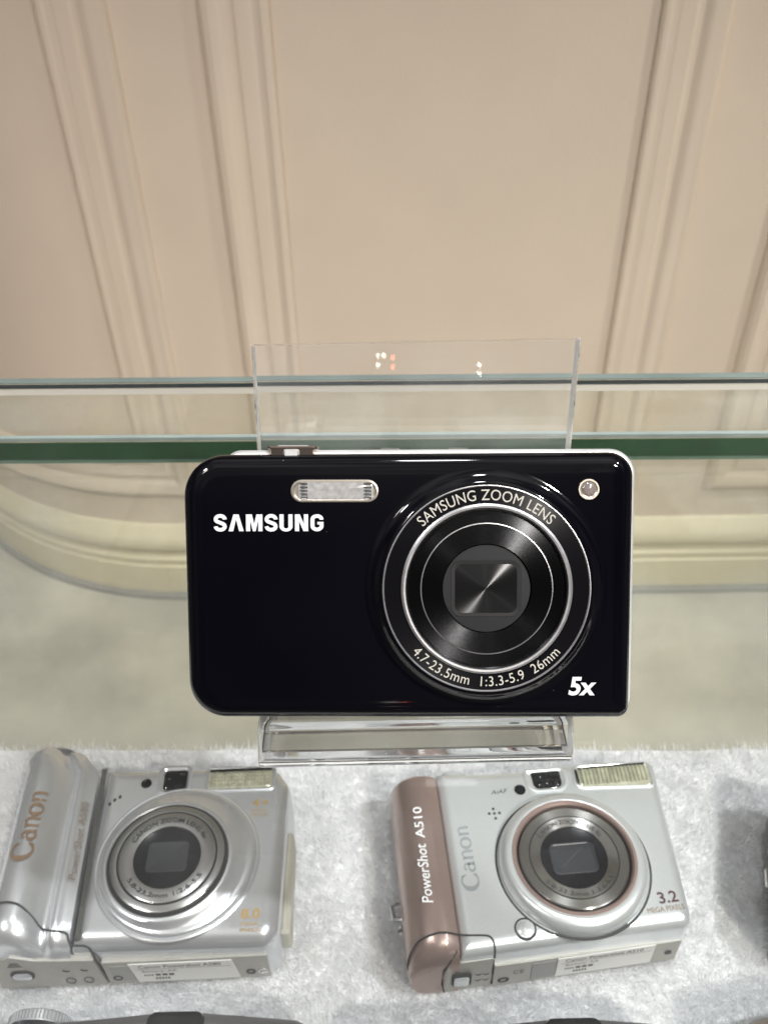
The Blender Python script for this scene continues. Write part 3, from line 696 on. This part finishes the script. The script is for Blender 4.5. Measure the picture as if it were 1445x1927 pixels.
    MB().lathe([(14.55, zt - .6), (14.5, zt - .05), (11.1, zt - .5), (11.0, zt - .8)], 112).link('inner_barrel', M['steel_ring'], ring)
    MB().lathe([(11.1, zt - .9), (11.0, zt - .6), (10.5, zt - .8), (0, zt - .8)], 80).link('front_cover', M['lens_dark'], ring)
    MB().slab(rect(-7.8, -5.8, 7.4, 5.4), [2.2] * 4, [(0, zt - .78), (.1, zt - .55), (.5, zt - .5), (.8, zt - .7)], 8).link('shutter_blades', M['lens_grey'], ring)
    MB().ribbon([(-5.0, -3.6), (3.6, 3.4)], .16, zt - .60, .05).link('blade_slit', M['paper_ink'], ring)
    lettering('lens_lettering', 'CANON ZOOM LENS 4x', R(108) * 12.0, 1.5, M['grey_ink'], ring, (0, 0, zt + .1), bend=(12.0, 140, 'top'))
    lettering('lens_lettering', '5.8-23.2mm 1:2.6-5.5', R(112) * 13.7, 1.4, M['grey_ink'], ring, (0, 0, zt + .1), bend=(13.7, 214, 'bottom'))
    # release button
    MB().lathe([(3.7, 0), (3.5, .5), (3.0, .6), (2.8, .1)], 40).link('button_collar', M['seam'], t, (-11.8, -25.3, T - .4))
    MB().lathe([(2.75, 0), (2.6, .45), (1.8, .85), (0, .95)], 40, sx=1, sy=.86).link('release_button', M['silver_b'], t, (-11.8, -25.1, T - .3))
    # flash, viewfinder, lamp, microphone
    fr = MB().slab([(15.6, 22.4), (45.0, 20.8), (46.0, 31.6), (17.2, 32.6)], [3.6, 1.6, 2.2, 3.6], [(0, T - .3), (.1, T + .35), (.7, T + .5), (1.1, T + .2), (1.2, T - .4)], 6).link('flash_frame', M['silver_b'], t)
    g = MB().slab([(17.0, 23.6), (43.8, 22.0), (44.7, 30.5), (18.4, 31.4)], [2.4, .9, 1.2, 2.4], [(0, T - .3), (0, T + .25), (.3, T + .4)], 6)
    for k in range(17): g.add([(19 + k * 1.45, 23.8, T + .38), (19.75 + k * 1.45, 23.75, T + 1.05), (20.4 + k * 1.45, 23.7, T + .38), (19.4 + k * 1.45, 30.6, T + .38), (20.1 + k * 1.45, 30.55, T + 1.05), (20.8 + k * 1.45, 30.5, T + .38)], [(0, 1, 4, 3), (1, 2, 5, 4), (0, 2, 1), (3, 4, 5)])
    fb = MB().box((19.2, 30.3, T + .4), (43.6, 30.75, T + 1.1)).box((17.6, 24.6, T + .4), (18.2, 30.2, T + .95))
    g.link('flash_window', M['flash_yellow'], fr); fb.link('flash_reflector', M['finder'], fr)
    vf = MB().slab(rect(-1.2, 22.2, 14.3, 32.4), [4.4, 4.4, 2, 2], [(0, T - .3), (.2, T + .4), (.9, T + .5), (1.8, T + .1), (1.9, T - .4)], 6).link('viewfinder_frame', M['silver_b'], t)
    MB().slab(rect(1.4, 23.8, 12.2, 31.2), [2.6, 2.6, 1, 1], [(0, T - .1), (.5, T + .35), (2.0, T + .7)], 6).link('viewfinder_window', M['vf_glass'], vf)
    gl = MB()
    for x, y, r_ in ((4.6, 28.8, 1.3), (8.6, 29.0, 1.1), (6.6, 26.3, 1.6), (9.8, 26.0, .8)): gl.lathe([(r_, T + .35), (r_ * .8, T + .8), (r_ * .4, T + 1.0), (0, T + 1.05)], 20, (x, y, 0))
    gl.link('glint_dome', M['finder'], vf)  # small domes added to give the viewfinder glass its glints
    MB().lathe([(2.1, 0), (2.0, .35), (1.6, .4), (1.3, .1), (0, .1)], 28).link('focus_lamp', M['lens_dark'], t, (-3.6, 24.3, T - .1))
    lettering('focus_lettering', 'AiAF', 5.6, 1.7, M['grey_ink'], t, (-14.2, 23.3, T + .07), shear=.3, rot=2)
    mc = MB()
    for x, y in ((-14.5, 17.6), (-16.2, 15.9), (-12.6, 15.8), (-14.3, 13.9), (-14.4, 15.8)): mc.lathe([(.52, .02), (.5, .09), (0, .09)], 14, (x, y, T))
    mc.link('microphone_holes', M['seam'], t)
    lettering('pixel_lettering', '3.2', 6.4, 3.9, M['maroon_ink'], t, (33.0, -21.4, T + .07), rot=2, bold=.02)
    lettering('pixel_lettering', 'MEGA PIXELS', 12.2, 1.7, M['brown_ink'], t, (28.3, -24.1, T + .07), rot=2)
    lettering('brand_lettering', '', 23.5, 6.0, M['emboss'], t, (-23.6, -11.6, T + .07), rot=91, glyphs=LOGO)
    lettering('series_lettering', 'PowerShot', 20.5, 3.6, M['white_ink'], t, (0, 0, 0), bold=.012, shear=.12, mapf=lambda x, y: (-39.9 - y, -15.4 + x, 28.95 - .02 * y))
    lettering('series_lettering', 'A510', 12, 3.1, M['white_ink'], t, (0, 0, 0), bold=.012, mapf=lambda x, y: (-39.9 - y, 7.4 + x, 28.95 - .02 * y))
    lg = MB(); lg.tube([(-49, -13, 14), (-52.4, -12.4, 13), (-52.8, -8, 13), (-49, -7.4, 14)], .9, 8); lg.tube([(-49.6, -15, 12), (-51, -15.4, 11)], 1.3, 8)
    lg.link('strap_lug', M['chrome'], t)
    MB().lathe([(6, 0), (6, 3.2), (5.2, 3.8), (0, 3.9)], 40).link('shutter_dial', M['silver_b'], t).matrix_local = Matrix.Translation(Vector((-26, 34.0, 16)) * MM) @ Matrix.Rotation(R(-90), 4, 'X')
    return t
rose_camera()

# ------------------------------------------------------------------ grey silver camera on the left
def grey_camera():
    t = thing('compact_camera', 'grey silver compact camera with bulging grip and gold print lying on white fur', 'camera', (-82, 163, FUR), rotz=1.5)
    T = 26.5
    DY = 3.6
    O = [(-21, -33.6 + DY), (44.6, -34.6 + DY), (46.4, 26), (41.8, 33.0), (20, 35.2), (-8, 35.4), (-22, 36.2)]
    MB().slab(O, [1, 6, 6, 3, 25, 25, 1], [(1, 1), (0, 2), (0, T - 8)] + fillet(5.5, T, 9), 8).link('body', M['silver_a'], t, smooth=30)
    def sec(k, sh=0, tw=1.0):
        s = 1 - k
        pts = [(-44, 1.2), (-49.5, 4), (-51.8, 12), (-51.4, 21 * s + 6 * k), (-48.6, 29.0 * s + 9 * k), (-44.4, 32.2 * s + 9 * k), (-40.0, 32.4 * s + 9 * k), (-36.0, 30.0 * s + 9 * k), (-33.0, 26.6 * s + 9 * k), (-31, 26.0 * s + 9 * k), (-29.4, 27.6 * s + 9 * k), (-28.0, 28.0 * s + 9 * k), (-26, 27.2 * s + 9 * k), (-23.0, 26.7 * s + 9 * k)]
        P = smooth_sec(pts, 4) + [(-23.0, 1.2)]
        cx = -38.0
        return [((x - cx) * tw + cx + sh, z) for x, z in P]
    secs = []
    for y, k, sh, tw in ((-31.1, .42, 1.8, .97), (-30.2, .24, 1.8, .98), (-28.2, .10, 1.8, .99), (-25.4, .02, 1.6, 1), (-22, 0, 1.5, 1), (-10, 0, .9, 1), (10, 0, 0, 1), (28, 0, -.7, 1), (34, .02, -1, .98)): secs.append((y, sec(k, sh, tw)))
    for y, k, tw in ((38.5, .05, .88), (42.4, .12, .74), (45.4, .24, .60), (47.0, .38, .48)): secs.append((y, sec(k, -2.6 - (1 - tw) * 6, tw)))
    grip_loft(secs).link('grip', M['silver_a'], t, smooth=40)
    ds = MB().ribbon([(-22.2, 35.0), (-21.3, 20), (-19.6, -10), (-18.6, -27)], 1.7, T - .1, .45); ds.lathe([(1.1, 0), (1.0, .5), (0, .5)], 16, (-18.5, -27.6, T))
    ds.link('dark_strip', M['strip'], t)
    sm = MB()
    sm.tube([(-51.4, -22.5, 16), (-50.6, -20.6, 24), (-47, -18.7, 31), (-42.6, -18.2, 33.2), (-38, -18.8, 32.7), (-34, -21.2, 29.4), (-31, -23.8, 26.6), (-28, -25.4, 27.9), (-24.4, -25.6, 27.3), (-22.3, -26.2, 26.7), (-21.6, -27.8, 25.7), (-20.4, -29.0, 24.6), (-17.0, -29.2, 24.5), (-15.4, -29.6, 24.0), (-14.6, -30.2, 22.6), (-14.2, -30.7, 19)], .34, 6)
    sm.tube([(-14.2, -30.9, 19), (-13, -31.2, 10), (-12.6, -31.2, 2)], .3, 6)
    sm.link('door_seam', M['seam'], t)
    V = [(-48.0, -35.2 + DY, 2), (-13.2, -35.3 + DY, 2), (-14.6, -35.3 + DY, 19.2), (-28, -35.2 + DY, 20), (-33, -35.2 + DY, 20.5), (-40, -35.2 + DY, 23.5), (-46.5, -35.2 + DY, 20)]
    V += [(x, -33.2 + DY, z) for x, y, z in V]; n = 7
    bd = build('battery_door', V, [tuple(range(n)), tuple(range(2 * n - 1, n - 1, -1))] + [(i, i + n, (i + 1) % n + n, (i + 1) % n) for i in range(n)], M['under'], t, smooth=0)
    q = MB().slab(rect(-42.5, 8.5, -35.0, 14.5), [2.6] * 4, [(0, .0), (0, .4), (.6, .4)], 6); build('latch_recess', [(x, -35.2 + DY - z, y) for x, y, z in q.V], q.F, M['seam'], bd)
    q = MB().slab(rect(-41.9, 8.8, -35.8, 13.0), [1.9] * 4, [(0, .2), (0, .7), (.6, 1.0)], 6); build('latch', [(x, -35.2 + DY - z, y) for x, y, z in q.V], q.F, M['silver_a'], bd)
    ck = MB()
    for cx in (-24.4, -18.6):
        q = [(cx + 1.5 * math.cos(a * PI / 8), -35.42 + DY, 6 + 1.9 * math.sin(a * PI / 8)) for a in range(17)]; ck.tube(q, .15, 5)
        ck.tube([(cx - 1, -35.42 + DY, 13.6), (cx, -35.42 + DY, 12.6), (cx + 1, -35.42 + DY, 12.9)], .17, 5)
    for k in range(3): ck.box((-42 + k * .6, -35.34 + DY, 17.2 + k * 1.1), (-37.5 - k * .4, -35.26 + DY, 17.6 + k * 1.1))
    ck.link('door_marks', M['grey_ink'], bd)
    un = MB().box((-12.4, -35.2 + DY, 2), (40.5, -33.4 + DY, 17)).link('underside', M['under'], t, smooth=0)
    MB().box((-10.5, -35.4 + DY, 4), (-3.6, -35.22 + DY, 14.5)).link('serial_plate', mat('grey_serial_plate', (.30, .30, .29), .5), un, smooth=0)
    for x in (-9.0, 34.4, 38.4):
        q = MB().lathe([(1.6, 0), (1.6, .3), (1.1, .35), (.8, -.3), (0, -.3)], 22); build('screw', [(a + x, -35.25 + DY - c_, 6.5 + b) for a, b, c_ in q.V], q.F, M['seam'] if x < 38 else M['chrome'], un)
    sticker(t, -2.6, 30.6, 3.2, 15.8, lambda x: -35.6 + DY, 'Canon Powershot A580', 1.6)
    # ivory port cover on the right side
    MB().slab(rect(44.2, -24.0, 47.6, 12.5), [1.2] * 4, [(0, 5), (0, 15), (1.2, 16.2)], 5).link('port_cover', M['ivory'], t)
    # lens group
    lx, ly = 9.6, -2.6
    lm = MB().lathe([(27.9, -.5), (27.8, .25), (27.2, .6), (26.6, .5)], 112).link('mount_rim', M['silver_a'], t, (lx, ly, T))
    EX, EY = -2.3, -1.7                                 # the barrel sits off the centre of its cone
    cone = MB(); rings = []
    for r, z, k in ((26.7, -.5, 0), (26.5, .9, .0), (25.9, 1.5, .08), (25.2, 1.8, .16), (24.6, 1.9, .22), (24.1, 2.1, .3), (22.6, 3.4, .72), (21.7, 4.3, 1), (21.0, 4.7, 1), (20.4, 4.7, 1), (19.9, 4.2, 1)):
        rings.append([((k - 1) * EX + r * math.cos(2 * PI * a / 128), (k - 1) * EY + r * math.sin(2 * PI * a / 128), z) for a in range(128)])
    cone = cone.loft(rings, False, False).link('lens_mount', M['silver_a'], t, (lx + EX, ly + EY, T), smooth=40)
    zt = 4.6
    MB().lathe([(20.2, zt - 1.2), (20.0, zt - .1), (19.0, zt - .1), (18.8, zt - 1.4)], 112).link('barrel_gap', M['hole'], cone)
    MB().lathe([(19.0, zt - 1), (18.9, zt + .6), (18.4, zt + .9), (16.7, zt + .9), (16.6, zt)], 112).link('outer_barrel', M['silver_ring'], cone)
    MB().lathe([(16.7, zt), (16.6, zt + .8), (16.1, zt + .8), (16.0, zt)], 112).link('barrel_line', M['hole'], cone)
    MB().lathe([(16.1, zt), (16.0, zt + 1.1), (15.6, zt + 1.3), (11.2, zt + .9), (11.0, zt + .4)], 112).link('inner_barrel', M['silver_ring'], cone)
    MB().lathe([(11.1, zt), (11.0, zt + .75), (10.6, zt + .55), (0, zt + .55)], 80).link('front_cover', M['lens_dark'], cone)
    MB().slab(rect(-6.8, -5.2, 6.8, 5.6), [1.6] * 4, [(0, zt + .56), (.1, zt + .64), (.4, zt + .66), (.6, zt + .60)], 6).link('shutter_blades', M['lens_grey'], cone)
    lettering('lens_lettering', 'CANON ZOOM LENS 4x', R(128) * 12.7, 1.65, M['grey_ink'], cone, (0, 0, zt + 1.38), bold=.012, bend=(12.7, 155, 'top'))
    lettering('lens_lettering', '5.8-23.2mm 1:2.6-5.5', R(118) * 14.4, 1.65, M['grey_ink'], cone, (0, 0, zt + 1.38), bold=.012, bend=(14.4, 213, 'bottom'))
    # flash, viewfinder, lamp, microphone
    fr = MB().slab([(15.2, 23.0), (41.2, 22.6), (41.4, 33.0), (15.6, 33.8)], [2.0] * 4, [(0, T - .3), (.1, T + .3), (.8, T + .5), (1.5, T + .1), (1.6, T - .4)], 6).link('flash_frame', M['silver_a'], t)
    g = MB().slab([(16.6, 24.6), (39.7, 24.2), (39.9, 31.6), (17.0, 32.3)], [1.2] * 4, [(0, T - .3), (0, T + .25), (.3, T + .4)], 6)
    for i in range(9):
        for j in range(4): g.slab(rect(17.6 + i * 2.4, 25.0 + j * 1.5, 19.8 + i * 2.4, 26.4 + j * 1.5), [.3] * 4, [(0, T + .35), (.66, T + 1.15)], 3)
    fb = MB().box((17.2, 31.2, T + .4), (39.8, 31.9, T + 1.2))
    g.link('flash_window', M['flash_yellow'], fr); fb.link('flash_reflector', M['finder'], fr)
    vf = MB().slab(rect(-1.9, 22.4, 10.9, 35.0), [3.2] * 4, [(0, T - .3), (.2, T + .5), (1.2, T + .7), (2.0, T + .1), (2.1, T - .4)], 6).link('viewfinder_frame', M['silver_a'], t)
    MB().slab(rect(.3, 24.4, 9.0, 33.2), [1.8] * 4, [(0, T - .1), (.6, T + .4), (2.4, T + .9)], 6).link('viewfinder_window', M['vf_glass'], vf)
    gl = MB()
    for x, y, r_ in ((2.4, 29.2, 1.2), (5.0, 27.0, 1.7), (7.0, 31.0, 1.0), (2.2, 26.2, .8)): gl.lathe([(r_, T + .45), (r_ * .8, T + .95), (r_ * .4, T + 1.15), (0, T + 1.2)], 20, (x, y, 0))
    gl.link('glint_dome', M['finder'], vf)  # domes added for glints in this viewfinder too
    MB().lathe([(2.0, 0), (1.9, .3), (1.5, .35), (1.2, .1), (0, .1)], 28).link('focus_lamp', M['lens_dark'], t, (-5.8, 28.0, T - .1))
    mc = MB()
    for x, y in ((-17.6, 20.2), (-16.1, 21.7), (-14.4, 22.9)): mc.lathe([(.55, .02), (.5, .09), (0, .09)], 14, (x, y, T), sy=1.35)
    mc.link('microphone_holes', M['hole'], t)
    lettering('zoom_lettering', '4\u00d7', 6.0, 3.3, M['gold_ink'], t, (33.2, 16.4, T + .07))
    lettering('zoom_lettering', 'OPTICAL', 5.8, 1.2, M['gold_ink'], t, (33.2, 14.4, T + .07)); lettering('zoom_lettering', 'ZOOM', 5.8, 1.2, M['gold_ink'], t, (33.2, 12.6, T + .07))
    lettering('pixel_lettering', '8.0', 6.2, 3.4, M['gold_ink'], t, (32.6, -24.0, T + .07), bold=.02)
    lettering('pixel_lettering', 'MEGA', 5.8, 1.2, M['gold_ink'], t, (32.8, -26.2, T + .07)); lettering('pixel_lettering', 'PIXELS', 5.8, 1.2, M['gold_ink'], t, (32.8, -28.2, T + .07))
    def gz(x):                                          # height of the grip bulge
        P = [(-48.6, 29.0), (-46.5, 31.0), (-44.4, 32.2), (-42, 32.6), (-40.0, 32.4), (-36, 30), (-33, 26.6), (-31, 26.0), (-29.4, 27.6), (-28, 28), (-26, 27.2), (-23, 26.7)]
        for (a, za), (b, zb) in zip(P, P[1:]):
            if a <= x <= b: return za + (zb - za) * (x - a) / (b - a)
        return 26.7
    lettering('brand_lettering', '', 26.5, 7.8, M['brown_ink'], t, (0, 0, 0), glyphs=LOGO, mapf=lambda x, y: (-38.0 - y, -4.0 + x, gz(-38.0 - y - .49 + .0423 * (x - 4)) + .45))
    lettering('series_lettering', 'PowerShot A580', 29, 2.7, M['faint_ink'], t, (0, 0, 0), shear=.2, mapf=lambda x, y: (-22.9 - y - .055 * x, -9.0 + x, 28.25))
    kn = MB().lathe([(6.6, 0), (6.6, 2.4), (5.9, 3.2), (2.2, 3.6), (1.6, 5.2), (0, 5.4)], 40).link('strap_cap', M['dark_silver'], t)
    kn.matrix_local = Matrix.Translation(Vector((-42.9, 45.4, 16)) * MM) @ Matrix.Rotation(R(-90), 4, 'X')
    return t
grey_camera()

# ------------------------------------------------------------------ cameras that only reach into the frame
def plain_camera(label, loc, rotz, w_, h_, T, m, r, hump=None, dial=None, lens=True, lug=False):
    t = thing('compact_camera', label, 'camera', (*loc, FUR), rotz=rotz)
    O = [(-w_ / 2, -h_ / 2), (w_ / 2, -h_ / 2), (w_ / 2, h_ / 2 - 1.5), (hump + 22, h_ / 2 + .2) if hump is not None else (10, h_ / 2), (hump, h_ / 2 + 2.2) if hump is not None else (0, h_ / 2 + .6), (hump - 22, h_ / 2 + .4) if hump is not None else (-10, h_ / 2), (-w_ / 2, h_ / 2 - 1.5)]
    MB().slab(O, [r, r, r, 30, 30, 30, r], [(1, 1), (0, 2), (0, T - 5)] + fillet(4, T, 7), 8).link('body', m, t, smooth=30)
    MB().slab([(-w_ / 2 - 1, -h_ / 2 + 2), (-w_ / 2 + 17, -h_ / 2 + 2), (-w_ / 2 + 17, h_ / 2 - 3), (-w_ / 2 - 1, h_ / 2 - 3)], [6, 3, 3, 6], [(2, 2), (0, 6), (0, T)] + fillet(5, T + 4, 6), 8).link('grip', m, t, smooth=30)
    if lens:
        l = MB().lathe([(24, -.5), (23.6, 2), (21, 4), (19.5, 4.2), (18.5, 3)], 80).link('lens_ring', M['silver_ring'], t, (9, -5, T))
        MB().lathe([(18.6, 2), (18.4, 3.4), (12, 3.2), (11.8, 2.6)], 80).link('lens_barrel', M['ring_black'], l)
        MB().lathe([(12, 2), (11.8, 2.8), (0, 2.8)], 60).link('front_cover', M['lens_dark'], l)
    if hump is not None:
        MB().slab(rect(hump - 8.5, h_ / 2 - 8, hump + 9, h_ / 2 + 1.0), [3] * 4, [(0, T - 1), (.5, T + .8), (1.5, T + 1)], 6).link('viewfinder_window', M['vf_glass'], t)
    if dial is not None:
        d = MB(); d.lathe([(9.6, 0), (9.6, 3.0), (9.0, 3.5), (0, 3.6)], 56)
        for k in range(56):
            a = 2 * PI * k / 56; d.tube([(9.6 * math.cos(a), 9.6 * math.sin(a), .3), (9.6 * math.cos(a), 9.6 * math.sin(a), 2.9)], .25, 5)
        k = d.link('mode_dial', M['silver_a'], t); k.matrix_local = Matrix.Translation(Vector((dial, h_ / 2 - .4, T - 10)) * MM) @ Matrix.Rotation(R(-90), 4, 'X')
        MB().slab(rect(-1.9, 6.5, 1.9, 10.6), [.7] * 4, [(0, .2), (0, 4.6), (.4, 5.0)], 4).link('dial_tab', M['silver_a'], k)
    if lug:
        lg = MB(); lg.tube([(-w_ / 2 + .5, -8, 14), (-w_ / 2 - 2.6, -7.5, 13), (-w_ / 2 - 2.6, -2, 13), (-w_ / 2 + .5, -1.5, 14)], 1.0, 8); lg.link('strap_lug', M['chrome'], t)
    return t
plain_camera('dark grey camera with a knurled mode dial cut off at the bottom left corner', (-72, 80.2), 0, 96, 63, 26, M['dark_silver'], 7, hump=7, dial=-36)
plain_camera('graphite camera whose curved top edge shows at the bottom below the rose brown gripped one', (40, 76.6), 0, 93, 62, 26, M['graphite'], 9, hump=12, dial=None)
plain_camera('mid grey camera just touching the right edge of the picture beside the fur shadow', (178, 147), -17, 93, 60, 26, M['mid_grey'], 7, lug=True)
plain_camera('bronze grey camera with a rounded corner reaching into the bottom right corner', (151.5, 86), 8, 94, 60, 26, M['bronze'], 14)
